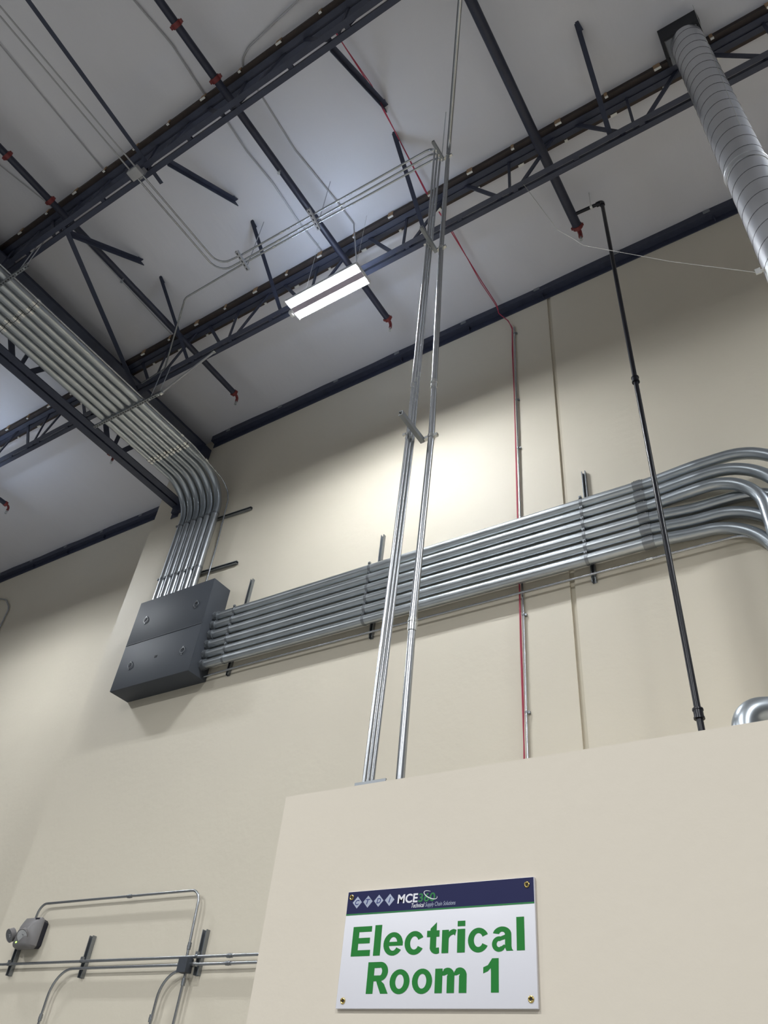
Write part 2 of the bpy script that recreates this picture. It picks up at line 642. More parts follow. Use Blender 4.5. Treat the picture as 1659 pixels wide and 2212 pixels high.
sprinkler('dark sprinkler pipe at the far left, out over the set-back wall', -13.15, 0.046, (), ())
sprinkler('dark sprinkler pipe left of the girder, mostly hidden by it', -10.11, 0.046, (), (2.45,))
sprinkler('dark sprinkler pipe right of the girder with red couplings at the left edge', -7.155, 0.046, (0.70, 1.385), (2.70,))
sprinkler('dark sprinkler pipe passing behind the lit light fixture', -4.21, 0.046, (0.75, 1.395), (2.60,))
sprinkler('thickest dark sprinkler pipe, the one feeding the black drop pipe', -1.345, 0.058, (0.70,), ())

t = thing('drop_pipe', 'black drop pipe running down the wall in front of the conduits', 'pipe', (-0.966, 4.955, ZQ))
XD, YD = -0.966, 4.955
part('pipe', lambda b: tube(b, [(XD, YD, ZQ), (XD, YD, ZS - 0.03)], 0.0225, 14), M['black'], t)
part('branch', lambda b: tube(b, [(-1.345 + 0.05, 4.94, ZS), (XD, YD, ZS)], 0.0225, 14), M['black'], t)
part('elbow', lambda b: tube(b, fillet([(XD - 0.07, YD, ZS), (XD, YD, ZS), (XD, YD, ZS - 0.07)], 0.035), 0.032, 14), M['black'], t)
for z in (5.92, 2.495):
    part('coupling', lambda b: (ring(b, (XD, YD, z), (0, 0, 1), 0.032, 0.075), ring(b, (XD, YD, z + 0.03), (0, 0, 1), 0.036, 0.012),
                                ring(b, (XD, YD, z - 0.03), (0, 0, 1), 0.036, 0.012)), M['black'], t)
part('hanger', lambda b: (ring(b, (-1.10, 4.948, ZS), (1, 0, 0), 0.027, 0.03), tube(b, [(-1.10, 4.948, ZS + 0.02), (-1.10, 4.948, HC)], 0.006, 8)),
     M['silver'], t, 'bright hanger clip')

# ------------------------------------------------------------------ light fixture


def fixture(label, xc, yc, z, pendant=True):
    t = thing('high_bay_light', label, 'light fixture', (xc, yc, z))
    h = 0.54
    zp = z + 0.046             # underside of the housing plate

    ze = zp - 0.010            # underside of the diode rows

    def hs(b):
        box(b, (xc - h, yc - 0.152, zp), (xc + h, yc + 0.152, zp + 0.030), bev=0.004)
        for s in (-1, 1):
            poly(b, [(xc - h, yc + s * 0.142, zp + 0.001), (xc - h, yc + s * 0.153, zp + 0.001), (xc - h, yc + s * 0.153, ze - 0.0065),
                     (xc - h, yc + s * 0.149, ze - 0.0065)], 2 * h, (1, 0, 0))
    part('housing', hs, M['white'], t)
    part('spine', lambda b: poly(b, [(xc - h + 0.004, yc - 0.046, zp + 0.001), (xc - h + 0.004, yc + 0.046, zp + 0.001), (xc - h + 0.004, yc + 0.040, ze - 0.0195), (xc - h + 0.004, yc - 0.040, ze - 0.0195)], 2 * h - 0.008, (1, 0, 0)), M['spine'], t, 'darker spine between the strips')
    for s in (-1, 1):
        part('led_strip', lambda b: box(b, (xc - h + 0.012, yc + s * 0.096 - 0.018, ze), (xc + h - 0.012, yc + s * 0.096 + 0.018, zp + 0.001)),
             M['tube'], t, 'glowing light strip')
    for s in (-1, 1):  # invented glow strips facing up, added only to brighten the ceiling
        part('added_uplight', lambda b: box(b, (xc - h + 0.05, yc + s * 0.105 - 0.012, zp + 0.029), (xc + h - 0.05, yc + s * 0.105 + 0.012, zp + 0.0325)),
             M['fill_glow'], t, 'added glow strip on the top, brightening the ceiling')
    for s in (-1, 1):
        part('end_plate', lambda b: box(b, (xc + s * h - 0.004, yc - 0.154, zp - 0.032), (xc + s * h + 0.004, yc + 0.152, zp + 0.030)),
             M['white'], t)
    if pendant:
        part('sensor', lambda b: (box(b, (xc - h - 0.072, yc - 0.005, zp - 0.035), (xc - h - 0.004, yc + 0.080, zp + 0.028), bev=0.012),
                                  tube(b, [(xc - h - 0.038, yc + 0.037, zp - 0.03), (xc - h - 0.038, yc + 0.037, zp - 0.048)], 0.022, 14)), M['white'], t)
    part('hanger', lambda b: [tube(b, [(xc + q, yc, zp + 0.028), (xc + q, yc, HC)], 0.002, 6) for q in (-0.4, 0.4)],
         M['silver'], t)
    return t


fixture('lit two-strip white light fixture hanging under the middle roof joist', -4.150, 3.795, 8.175)
fixture('lit white fixture of the same row, further along to the left', -12.30, 3.795, 8.175)
fixture('lit white fixture of the same row, further along to the right', 4.00, 3.795, 8.175)
solid('fixture_cord', lambda b: tube(b, fillet([(-3.96, 3.80, 9.69), (-3.955, 3.83, 9.55), (-3.80, 3.80, 8.8), (-3.70, 3.80, 8.25)], 0.2), 0.009, 8),
      M['emt_w'], 'pale cord dropping to the lit light fixture', 'cord')

# ------------------------------------------------------------------ round duct
XD2, YD2, RD = 0.431, 3.752, 0.1673
t = thing('spiral_duct', 'round spiral metal duct dropping from the roof at the right', 'duct', (XD2, YD2, ZQ))


def duct(b):
    tube(b, [(XD2, YD2, ZQ), (XD2, YD2, 9.43)], RD, 64)


part('duct_body', duct, M['duct'], t)


def helix(b):
    pts = []
    z = ZR
    k = 0
    while z < 9.42:
        a = k * 2 * math.pi / 32
        pts.append((XD2 + (RD + 0.0005) * math.cos(a), YD2 + (RD + 0.0005) * math.sin(a), z))
        z += 0.184 / 32
        k += 1
    tube(b, pts, 0.0028, 6)


part('spiral_seam', helix, M['seam'], t, 'dark spiral seam')


def collar(b):
    ring(b, (XD2, YD2, 6.42), (0, 0, 1), RD + 0.006, 0.06, 48)
    torus(b, (XD2, YD2, 6.45), (0, 0, 1), RD + 0.006, 0.006, 48, 6)


part('collar', collar, M['duct'], t)


def plate(b):
    x0, x1, y0, y1 = 0.206, 0.594, 3.605, 3.905
    box(b, (x0 + 0.03, y0 + 0.03, 9.432), (x1 - 0.03, y1, 9.44))
    box(b, (0.335, y0 + 0.045, 9.428), (0.405, y0 + 0.068, 9.432), mi=1)


part('plenum_plate', plate, [M['plenum'], M['silver']], t)


def curb(b):
    x0, x1, y0, y1 = 0.200, 0.600, 3.597, 3.905
    box(b, (x0, y0, 9.43), (x1, y0 + 0.03, HC))
    box(b, (x0, y0 + 0.03, 9.43), (x0 + 0.03, y1, HC))
    box(b, (x1 - 0.03, y0 + 0.03, 9.43), (x1, y1, HC))


part('curb', curb, M['char'], t, 'charcoal curb at the roof')
part('clip', lambda b: (box(b, (XD2 - RD - 0.05, YD2 - 0.06, 5.03), (XD2 - RD - 0.012, YD2 - 0.05, 5.09)),
                        box(b, (XD2 - RD - 0.02, YD2 - 0.062, 5.045), (XD2 - RD + 0.012, YD2 - 0.045, 5.06))), M['silver'], t, 'bright wire clip')
solid('stay_wire', lambda b: tube(b, [(-1.60, 4.02, 8.80), (-1.284, 4.1, 7.617), (-1.15, 4.08, 7.32), (-1.022, 4.0, 6.939),
                                      (-0.303, 3.85, 5.845), (XD2 - RD - 0.05, YD2 - 0.055, 5.06)], 0.0026, 6), M['wire'],
      'thin pale wire strung from the joist to the duct clip', 'wire')
solid('hanger_wire', lambda b: tube(b, [(0.596, 3.545, HC), (0.503, 3.555, 6.84)], 0.0022, 6), M['wire'],
      'thin pale wire hanging straight down in front of the round duct', 'wire')

# ------------------------------------------------------------------ pull box
YF = 5.682
BX0, BX1, BZ0, BZ1 = -8.465, -7.018, 4.562, 5.985
t = thing('pull_box', 'large grey steel pull box on the back wall where the conduits meet', 'electrical box', (-7.74, YB, BZ0))
part('body', lambda b: box(b, (BX0, YF + 0.003, BZ0), (BX1, YB - 0.001, BZ1), bev=0.004), M['box'], t)
ZSM = 5.262


def cov(b, z0, z1):
    box(b, (BX0 + 0.001, YF - 0.006, z0), (BX1 - 0.001, YF + 0.003, z1), bev=0.002)


cu = part('cover', lambda b: cov(b, ZSM + 0.004, BZ1 - 0.001), M['box'], t)
cl = part('cover', lambda b: cov(b, BZ0 + 0.001, ZSM - 0.004), M['box'], t)
part('seam_lip', lambda b: box(b, (BX0 + 0.004, YF - 0.011, ZSM - 0.004), (BX1 - 0.004, YF, ZSM + 0.004)), M['box'], t)
for par, x, z in ((cu, -8.21, 5.622), (cu, -7.235, 5.610), (cl, -7.23, 4.893), (cl, -8.21, 4.899)):
    part('ring_handle', lambda b: (torus(b, (x, YF - 0.016, z), (0, 1, 0), 0.040, 0.005, 20, 6),
                                   box(b, (x - 0.012, YF - 0.022, z + 0.036), (x + 0.012, YF - 0.006, z + 0.060)),
                                   box(b, (x - 0.012, YF - 0.014, z - 0.060), (x + 0.008, YF - 0.006, z - 0.044))), M['box_r'], par)
part('latch_slot', lambda b: (box(b, (-7.765, YF - 0.0085, 4.935), (-7.715, YF - 0.0055, 4.946)),
                              box(b, (-7.765, YF - 0.0085, 4.915), (-7.715, YF - 0.0055, 4.926))), M['slot'], cl, 'two short black slots')

# ------------------------------------------------------------------ large conduits
RC = 0.0572
YC = 5.872


def strap(b, c_, ax, r, side, back=0.05):
    """pipe clamp: band and screw lug."""
    ring(b, c_, ax, r + 0.004, 0.032, 18)
    c_ = V(c_)
    s = V(side)
    box(b, c_ + s * (r + 0.012) - V((0.014, 0.016, 0.014)), c_ + s * (r + 0.012) + V((0.014, 0.010, 0.014)))
    tube(b, [c_ + s * (r + 0.012) + V((0, -0.024, 0)), c_ + s * (r + 0.012) + V((0, 0.012, 0))], 0.006, 8)


words = ('uppermost', 'second from the top', 'third from the top', 'fourth from the top', 'fifth from the top', 'lowest')
zs = (5.462, 5.319, 5.174, 5.026, 4.880, 4.737)
# each: offset toward the room, centre x of the bend, radius
ends = ((5.80, -0.485, 0.55), (5.80, -0.62, 0.55), (5.80, -0.685, 0.43), (5.925, -0.50, 0.55), (5.925, -0.685, 0.55), (5.925, -0.81, 0.55))
for i in range(6):
    z = zs[i]
    yo, xc, rb = ends[i]
    t = thing('conduit', 'thick grey wall conduit right of the pull box, %s' % words[i], 'conduit',
              (-4, YC, z - RC), 'thick conduits along the back wall')
    part('pipe', lambda b: tube(b, [(BX1 + 0.02, YC, z), (-4.5, YC, z), (-1.29, YC, z - 0.016)], RC, 24), M['galv'], t)

    def el(b):
        zb = z - 0.016
        dz = -0.030 if yo < YC else 0.004
        pts = []
        xe = -0.66 if yo < YC else -0.80
        n = 14
        for k in range(n + 1):
            u = k / n
            sm = u * u * (3 - 2 * u)
            pts.append((-1.29 + (xe + 1.29) * u, YC + (yo - YC) * sm, zb + dz * sm))
        if xc > xe + 0.02:
            pts.append((xc, yo, zb + dz))
        pts = [p for p in pts if p[0] <= xc + 1e-6]
        for k in range(1, 17):
            q = math.pi / 2 * k / 16
            pts.append((xc + rb * math.sin(q), yo, zb + dz - rb * (1 - math.cos(q))))
        pts.append((xc + rb, yo, ZQ + 0.002))
        tube(b, pts, RC, 24)
    part('elbow', el, M['galv_d'], t, 'duller grey bend')
    xj = -1.305 + (0, 0.0, 0.005, 0.005, 0.005, 0.01)[i]

    def cp(b):
        z = zs[i] - 0.016
        ring(b, (xj, YC, z), (1, 0, 0), RC + 0.005, 0.105, 26)
        for q in (-0.028, -0.014, 0.0, 0.014, 0.028):
            a = math.radians(35 + 4 * q)
            tube(b, [(xj + q, YC - (RC + 0.003) * math.cos(a), z + (RC + 0.003) * math.sin(a)),
                     (xj + q, YC - (RC + 0.012) * math.cos(a), z + (RC + 0.012) * math.sin(a))], 0.005, 6, mi=1)
    part('coupling', cp, [M['strut'], M['galv_b']], t, 'screwed coupling band')
    part('hub', lambda b: (ring(b, (BX1 + 0.035, YC, z), (1, 0, 0), RC + 0.012, 0.07, 20),
                           ring(b, (BX1 + 0.012, YC, z), (1, 0, 0), RC + 0.018, 0.022, 8)), M['box_r'], t, 'dark grey hub at the box')
    for x in (-6.66 + 0.02 * (i > 3), -4.52, -1.895):
        part('strap', lambda b: strap(b, (x, YC, z - (0.013 if x > -3 else 0)), (1, 0, 0), RC, (0, -0.55, 0.83)), M['strut'], t)

tops = ('leftmost', 'second from the left', 'third from the left', 'fourth from the left', 'fifth from the left', 'rightmost')
xs = (-8.425, -8.279, -8.132, -7.987, -7.842, -7.690)
ZT = 8.255
for i in range(6):
    x = xs[i]
    t = thing('conduit', 'thick grey conduit bending down into the pull box top, %s' % tops[i], 'conduit',
              (x, 3, BZ1), 'thick conduits hung under the roof')
    part('pipe', lambda b: tube(b, [(x, -4, ZT), (x, 4.96, ZT)], RC, 24), M['galv'], t)
    part('elbow', lambda b: tube(b, fillet([(x, 4.96, ZT), (x, YC, ZT), (x, YC, 7.57)], 0.60, 16), RC, 24), M['galv_d'], t, 'duller grey bend')
    part('drop', lambda b: tube(b, [(x, YC, 7.57), (x, YC, BZ1 - 0.01)], RC, 24), M['galv'], t)
    for y in (4.93, 2.10 - 0.03 * (i % 2)):
        part('coupling', lambda b: (ring(b, (x, y, ZT), (0, 1, 0), RC + 0.005, 0.105, 24),
                                    ring(b, (x, y, ZT), (0, 1, 0), RC + 0.007, 0.006, 24, 1)), [M['galv_b'], M['slot']], t, 'bright coupling')
    for z in (7.565, 6.515):
        part('strap', lambda b: strap(b, (x, YC, z), (0, 0, 1), RC, (-0.83, -0.55, 0)), M['strut'], t)
    part('hub', lambda b: ring(b, (x, YC, BZ1 + 0.02), (0, 0, 1), RC + 0.01, 0.04, 20), M['galv_b'], t, 'bright hub at the box')

t = thing('thin_conduit', 'thin conduit beside the thick bends, looping down to the top of the pull box', 'conduit', (-7.52, 3, BZ1))
part('pipe', lambda b: tube(b, fillet([(-7.56, -4, 8.22), (-7.56, 5.02, 8.22), (-7.53, 5.90, 8.05), (-7.505, 5.93, 6.9), (-7.49, 5.93, BZ1 - 0.01)],
                                      [0.5, 0.35, 0.3], 10), 0.012, 10), M['emt'], t)
part('coupling', lambda b: ring(b, (-7.56, 4.75, 8.22), (0, 1, 0), 0.016, 0.05), M['galv_b'], t)
part('coupling', lambda b: ring(b, (-7.545, 5.30, 8.17), (0, 1, -0.2), 0.016, 0.05), M['galv_b'], t)
part('coupling', lambda b: ring(b, (-7.56, 2.05, 8.22), (0, 1, 0), 0.016, 0.05), M['galv_b'], t)

t = thing('thin_conduit', 'thin conduit running below the thick wall conduits', 'conduit', (-4, 5.9, 4.5))
part('pipe', lambda b: tube(b, fillet([(BX1, 5.93, 4.60), (-6.4, 5.93, 4.612), (-0.335, 5.93, 4.575), (-0.335, 5.93, ZQ)], [0.1, 0.27], 12), 0.0125, 10),
     M['emt'], t)
part('coupling', lambda b: ring(b, (-1.33, 5.93, 4.581), (1, 0, 0), 0.017, 0.06), M['galv_b'], t)

# strut channels on the wall behind the conduits


def wall_strut(label, a, c_, group):
    return solid('strut_channel', lambda b: channel(b, a, c_, (0, -1, 0), w=0.045), M['strut'], label, 'strut channel', group)


YS = YB - 0.001
GS = 'strut channels behind the thick conduits'
wall_strut('upright strut channel behind the thick wall conduits, beside the pull box', (-6.625, YS, 4.56), (-6.605, YS, 6.03), GS)
wall_strut('upright strut channel behind the thick wall conduits, left of the two risers', (-4.475, YS, 4.55), (-4.475, YS, 6.04), GS)
wall_strut('upright strut channel behind the thick wall conduits, near the black drop pipe', (-1.885, YS, 4.52), (-1.875, YS, 5.99), GS)
wall_strut('upper level strut channel behind the drops above the pull box', (-8.50, YS, 7.60), (-7.02, YS, 7.50), GS)
wall_strut('lower level strut channel behind the drops above the pull box', (-8.52, YS, 6.54), (-7.01, YS, 6.46), GS)

# trapeze struts under the roof rack


def trapeze(label, x0, x1, y, z, rods):
    t = thing('trapeze_strut', label, 'strut channel', ((x0 + x1) / 2, y, z), 'trapeze struts under the conduit rack')
    part('channel', lambda b: channel(b, (x0, y, z), (x1, y, z), (0, 0, 1), w=0.041, slots=True), [M['strut'], M['slot']], t)
    for x, zt in rods:
        part('rod', lambda b: (tube(b, [(x, y, z - 0.02), (x, y, zt)], 0.0065, 8), ring(b, (x, y, z - 0.008), (0, 0, 1), 0.016, 0.012, 6)), M['galv'], t)
    return t


trapeze('long slotted strut carrying the conduit rack near the wall', -8.62, -7.18, 3.955, ZT - RC - 0.045, ((-7.42, ZB), (-7.24, ZB)))
trapeze('slotted strut carrying the conduit rack at the left edge', -8.62, -7.22, 1.63, ZT - RC - 0.045, ((-7.42, ZB), (-7.27, ZB)))
t = thing('sway_brace', 'pale brace rising from the rack strut to the middle joist', 'brace', (-6.9, 4.0, 8.2))
part('bar', lambda b: tube(b, [(-7.17, 3.96, 8.18), (-6.49, 4.07, 8.79)], 0.018, 12), M['emt_w'], t)
for p in ((-7.19, 3.96, 8.165), (-6.48, 4.07, 8.80)):
    part('clamp', lambda b: box(b, V(p) - V((0.03, 0.025, 0.02)), V(p) + V((0.03, 0.025, 0.02)), bev=0.006), M['galv_b'], t)

# ------------------------------------------------------------------ risers in front of the wall
XT = -2.195
RB = 0.0115
ry = (3.055, 3.115, 3.178)
wn = ('nearest', 'middle', 'farthest')
for i in range(3):
    t = thing('riser_conduit', 'thin riser conduit in the bundle of three above the room, %s of them' % wn[i], 'conduit',
              (-2.235, 3.105, ZR), 'three bundled riser conduits')
    y0 = 3.072 + 0.034 * i
    yl = (3.006, 3.077, 3.113)[i]
    ym = 3.085 + 0.036 * i
    up = [(-2.237, y0, ZQ), (-2.20, ym, 4.05), (-2.205, ym, 6.6), (XT - 0.02, ry[i], 8.60)]
    run = [(-5.0, yl, 8.60)]
    if i == 0:
        run += [(-5.335, yl - 0.03, 8.60), (-5.34, 1.62, 8.60)]
        rr = [0.3, 0.3, 0.13, 0.1, 0.30]
    elif i == 1:
        run += [(-5.41, yl - 0.01, 8.60), (-5.42, 1.62, 8.60)]
        rr = [0.3, 0.3, 0.13, 0.1, 0.30]
    else:
        run += [(-6.09, 3.125, 8.62), (-7.33, 3.93, 8.76), (-7.85, 3.96, 8.76)]
        rr = [0.3, 0.3, 0.13, 0.1, 0.2, 0.15]
    part('pipe', lambda b: tube(b, fillet(up + run, rr, 8), RB, 10), M['emt'], t)
    for x in (-3.52, -4.35 - 0.1 * i):
        part('coupling', lambda b: ring(b, (x, yl + (ry[i] - yl) * (x + 5) / 2.8, 8.60), (1, 0, 0), 0.0145, 0.045), M['galv_b'], t)
    part('coupling', lambda b: ring(b, (-2.203, ym, 4.55 + 0.1 * i), (0, 0, 1), 0.0145, 0.05), M['galv_b'], t)

XQ, YQ, RQ = -2.09, 3.192, 0.0235
t = thing('riser_conduit', 'wider single riser conduit right of the thin bundle', 'conduit', (XQ, YQ, ZR))
part('pipe', lambda b: tube(b, fillet([(XQ - 0.012, YQ, ZQ), (XQ - 0.012, YQ, 2.5), (-2.068, YQ, 4.05), (-2.115, YQ, 6.6), (-2.125, YQ, 8.62), (-0.62, 0.905, 8.64)],
                                      [0.5, 0.5, 0.5, 0.16], 10), RQ, 14), M['emt'], t)
for z, xx in ((2.447, XQ - 0.012), (4.60, -2.078)):
    part('coupling', lambda b: (ring(b, (xx, YQ, z), (0, 0, 1), RQ + 0.005, 0.085, 14),
                                ring(b, (xx, YQ, z + 0.02), (0, 0, 1), RQ + 0.008, 0.01, 14)), M['galv_b'], t)

for z, xs_, y0, y1, lab in ((4.02, -2.14, 2.895, 3.20, 'short strut tying the riser bundle to the wide riser, lowest of three'),
                            (6.60, -2.168, 2.915, 3.20, 'short strut tying the risers together in front of the middle joist'),
                            (8.50, -2.182, 2.965, 3.20, 'short strut tying the risers together where the bundle turns, highest of three')):
    t = thing('riser_strut', lab, 'strut channel', (xs_, 3.05, z), 'struts tying the risers together')
    part('channel', lambda b: channel(b, (xs_ + 0.012, y0, z), (xs_ + 0.012, y1, z), (-1, 0, 0), w=0.041, d=0.032), M['strut'], t)
    ym = 3.085 if z < 7 else 3.06
    for k in range(3):
        yy = ym + (0.036 if z < 7 else 0.055) * k
        part('clamp', lambda b: (ring(b, (-2.203, yy, z - 0.012), (0, 0, 1), RB + 0.004, 0.024, 10),
                                 box(b, (-2.235, yy - 0.016, z - 0.022), (-2.212, yy - 0.002, z - 0.002))), M['galv_b'], t)
    xr = -2.068 if z < 5 else (-2.115 if z < 7 else -2.125)
    part('clamp', lambda b: (ring(b, (xr, YQ, z - 0.0), (0, 0, 1), RQ + 0.005, 0.028, 14),
                             box(b, (xr + RQ, YQ - 0.012, z - 0.012), (xr + RQ + 0.028, YQ + 0.012, z + 0.012)),
                             box(b, (xs_ + 0.01, YQ - 0.015, z - 0.012), (xr - RQ + 0.006, YQ + 0.012, z + 0.012))), M['galv_b'], t)
    if z > 8:
        part('rod', lambda b: tube(b, [(xs_ - 0.01, 3.172, z), (xs_ - 0.01, 3.172, HC)], 0.006, 8), M['galv'], t)
for x, lab in ((-3.885, 'slotted trapeze strut under the thin conduits, nearer to the risers'),
               (-5.01, 'slotted trapeze strut under the thin conduits where two of them turn')):
    t = thing('trapeze_strut', lab, 'strut channel', (x, 3.06, 8.545), 'trapeze struts under the thin conduits')
    part('channel', lambda b: channel(b, (x + 0.02, 2.925, 8.547), (x - 0.02, 3.20, 8.547), (0, 0, 1), slots=True), [M['emt_w'], M['slot']], t)
    part('rod', lambda b: tube(b, [(x - 0.02, 3.165, 8.55), (x - 0.02, 3.165, HC)], 0.0055, 8), M['emt'], t)
solid('base_strut', lambda b: channel(b, (-2.285, 3.085, ZR - 0.001), (-2.10, 3.085, ZR - 0.001), (0, 0, 1), w=0.05, d=0.030), M['strut'],
      'short strut lying on the room edge at the foot of the thin risers', 'strut channel')
t = thing('junction_box', 'small pale box on the underside of the nearest roof joist', 'electrical box', (-5.40, YA - 0.05, 8.55))
part('box', lambda b: box(b, (-5.475, 1.505, 8.565), (-5.315, 1.625, 8.635), bev=0.006), M['emt_w'], t)
part('bracket', lambda b: box(b, (-5.42, 1.60, 8.62), (-5.37, 1.66, ZB + 0.001)), M['emt_w'], t)
for k, x in enumerate((-5.34, -5.425)):
    solid('thin_conduit', lambda b: tube(b, [(x, 1.515, 8.60), (x + 0.02 + 0.02 * k, -3.0, 8.60)], 0.0095, 8), M['emt_w'],
          ('right' if k == 0 else 'left') + ' one of two thin pale conduits leading from the small box to the top left', 'conduit',
          'pair of pale conduits at the top left')

# ------------------------------------------------------------------ flexible cable runs on the ceiling
ZC = HC - 0.022


def ceil_run(label, pts, r=0.011, fr=0.2):
    return solid('ceiling_conduit', lambda b: tube(b, fillet([(x, y, ZC) for x, y in pts], fr, 6), r, 8), M['emt_w'], label, 'conduit',
                 'pale conduits laid against the ceiling')


ceil_run('pale conduit on the ceiling left of the sprinkler pipe behind the lit fixture', [(-4.64, -1.5), (-4.62, 0.3), (-4.56, 0.9), (-4.605, 1.5), (-4.575, 1.9), (-4.60, 2.3), (-4.57, 2.8), (-4.60, 3.4), (-4.58, 3.9)])
ceil_run('pale conduit on the ceiling between the sprinkler pipe and the risers', [(-2.2, 1.30), (-3.02, 1.31), (-3.80, 1.385), (-4.0, 1.47), (-4.01, 1.9), (-4.05, 2.6), (-3.98, 3.4), (-3.96, 3.79)])
ceil_run('pale line on the ceiling at the upper left, beyond the thin straight bar', [(-6.34, -2.0), (-6.36, -0.15), (-6.43, 1.5)], 0.007)
ceil_run('pale line on the ceiling beside the girder', [(-7.66, -1.0), (-7.62, 0.77), (-7.49, 1.43), (-7.48, 1.9), (-7.52, 3.9)], 0.007)

# red fire-alarm cable and its wall conduit
t = thing('alarm_cable', 'red cable crossing the ceiling and hanging down the back wall', 'cable', (-2.8, 4, ZR))
cp_ = [(-2.815, 1.66), (-2.814, 1.88), (-2.80, 2.45), (-2.82, 3.0), (-2.868, 3.87), (-2.86, 4.5), (-2.848, 5.4), (-2.83, 5.86)]
part('cable', lambda b: tube(b, fillet([(x, y, HC - 0.10 if y < 1.9 else HC - 0.07) for x, y in cp_] + [(-2.83, 5.88, 9.50), (-2.72, 5.95, 9.33), (-2.652, 5.955, 9.12), (-2.655, 5.955, 8.4), (-2.649, 5.955, 6.0), (-2.662, 5.955, 4.0), (-2.655, 5.955, 2.9), (-2.668, 5.955, 2.2), (-2.655, 5.955, ZQ)], 0.1, 5), 0.0065, 8), M['cable'], t)
part('cable', lambda b: tube(b, fillet([(x + 0.022 * math.sin(3.1 * y), y, HC - 0.075) for x, y in cp_] + [(-2.82, 5.885, 9.48), (-2.71, 5.955, 9.32), (-2.66, 5.96, 9.10), (-2.668, 5.96, 8.6), (-2.655, 5.96, 7.6), (-2.66, 5.96, 5.8), (-2.65, 5.96, 3.4), (-2.672, 5.96, 2.4), (-2.66, 5.96, ZQ)], 0.1, 5), 0.0055, 8), M['cable'], t)
t = thing('thin_conduit', 'thin upright wall conduit beside the red cable', 'conduit', (-2.632, 5.97, ZR))
part('pipe', lambda b: tube(b, [(-2.632, 5.972, ZQ), (-2.632, 5.972, 9.13)], 0.011, 10), M['emt'], t)
for z in (9.0, 7.6, 6.72, 4.35, 3.30):
    part('clip', lambda b: (ring(b, (-2.632, 5.972, z), (0, 0, 1), 0.0145, 0.018), box(b, (-2.622, 5.975, z - 0.012), (-2.598, 5.999, z + 0.012))), M['strut'], t)

# large elbow just behind the room's top edge
solid('conduit_elbow', lambda b: tube(b, fillet([(-0.455, 3.23, ZQ), (-0.455, 3.23, 1.605), (0.12, 3.53, 1.66), (0.12, 3.53, ZQ)], [0.17, 0.17], 14), 0.0572, 24), M['galv_d'],
      'fat grey conduit elbow rising over the room top at the right edge', 'conduit')

# ------------------------------------------------------------------ lower left: wall conduits and emergency light
YP = 5.932
RE = 0.0135


def emt(label, pts, couplings, fr=0.2, r=RE):
    t = thing('wall_conduit', label, 'conduit', pts[0], 'thin conduits at the lower left')
    part('pipe', lambda b: tube(b, fillet(pts, fr, 10), r, 12), M['emt'], t)
    for c_, ax in couplings:
        part('coupling', lambda b: (ring(b, c_, ax, r + 0.005, 0.06, 12), ring(b, c_, ax, r + 0.007, 0.012, 12)), M['strut'], t)
    return t


emt('thin level conduit at the lower left, upper of the parallel pair', [(-10.5, YP, 1.43), (-2.9, YP, 1.423)], (((-5.62, YP, 1.424), (1, 0, 0)),), r=0.014)
emt('thin level conduit that curves down at its left end', [(-8.07, YP, 0.2), (-8.045, YP, 1.362), (-6.17, YP, 1.362)], (((-8.055, YP, 0.93), (0, 0, 1)),), 0.26)
emt('thin level conduit from the little junction box toward the room corner', [(-6.10, YP, 1.362), (-2.9, YP, 1.362)], (((-5.62, YP, 1.362), (1, 0, 0)),))
emt('thin conduit arching from the emergency light over to the little junction box',
    [(-8.72, YP, 1.82), (-8.70, YP, 2.035), (-6.185, YP, 2.025), (-6.165, YP, 1.38)], (((-7.22, YP, 2.028), (1, 0, 0)), ((-6.167, YP, 1.52), (0, 0, 1))), [0.17, 0.12])
emt('thin conduit curving down from the left side of the little junction box', [(-6.46, YP, 0.2), (-6.43, YP, 1.315), (-6.18, YP, 1.315)], (((-6.45, YP, 0.93), (0, 0, 1)),), 0.24)
emt('thin conduit dropping straight from the little junction box', [(-6.16, YP, 0.2), (-6.135, YP, 1.31)], (((-6.137, YP, 1.22), (0, 0, 1)),))
t = thing('junction_box', 'little grey junction box on the lower left wall conduits', 'electrical box', (-6.13, 5.9, 1.29))
part('box', lambda b: box(b, (-6.195, 5.872, 1.29), (-6.085, 5.955, 1.412), bev=0.004), M['box'], t)
part('cover', lambda b: box(b, (-6.197, 5.866, 1.288), (-6.083, 5.872, 1.414)), M['box'], t)
part('connector', lambda b: ring(b, (-6.065, YP, 1.362), (1, 0, 0), 0.022, 0.04, 8), M['galv_b'], t)
part('connector', lambda b: ring(b, (-6.030, YP, 1.362), (1, 0, 0), 0.018, 0.03, 12), M['galv_b'], t)
GL = 'short strut channels at the lower left'
for lab, x, z0, z1 in (('short slanted looking strut channel under the emergency light', -8.905, 1.325, 1.70),
                       ('short upright strut channel between the emergency light and the junction box', -7.675, 1.285, 1.675),
                       ('short upright strut channel just right of the little junction box', -6.03, 1.28, 1.665)):
    t = thing('strut_channel', lab, 'strut channel', (x, YB, z0), GL)
    part('channel', lambda b: channel(b, (x, YS, z0), (x, YS, z1), (0, -1, 0), w=0.06, d=0.045), M['strut'], t)
    part('clamp', lambda b: (ring(b, (x - 0.005, YP, 1.43), (1, 0, 0), RE + 0.005, 0.03),
                             box(b, (x - 0.022, YP - 0.012, 1.44), (x + 0.012, YP + 0.012, 1.468))), M['strut'], t)

t = thing('emergency_light', 'grey emergency light with two round lamp heads at the lower left', 'emergency light', (-8.70, YB, 1.56))
# a tapered shell: wide plate at the wall, narrowing forward and down
EX = -8.685


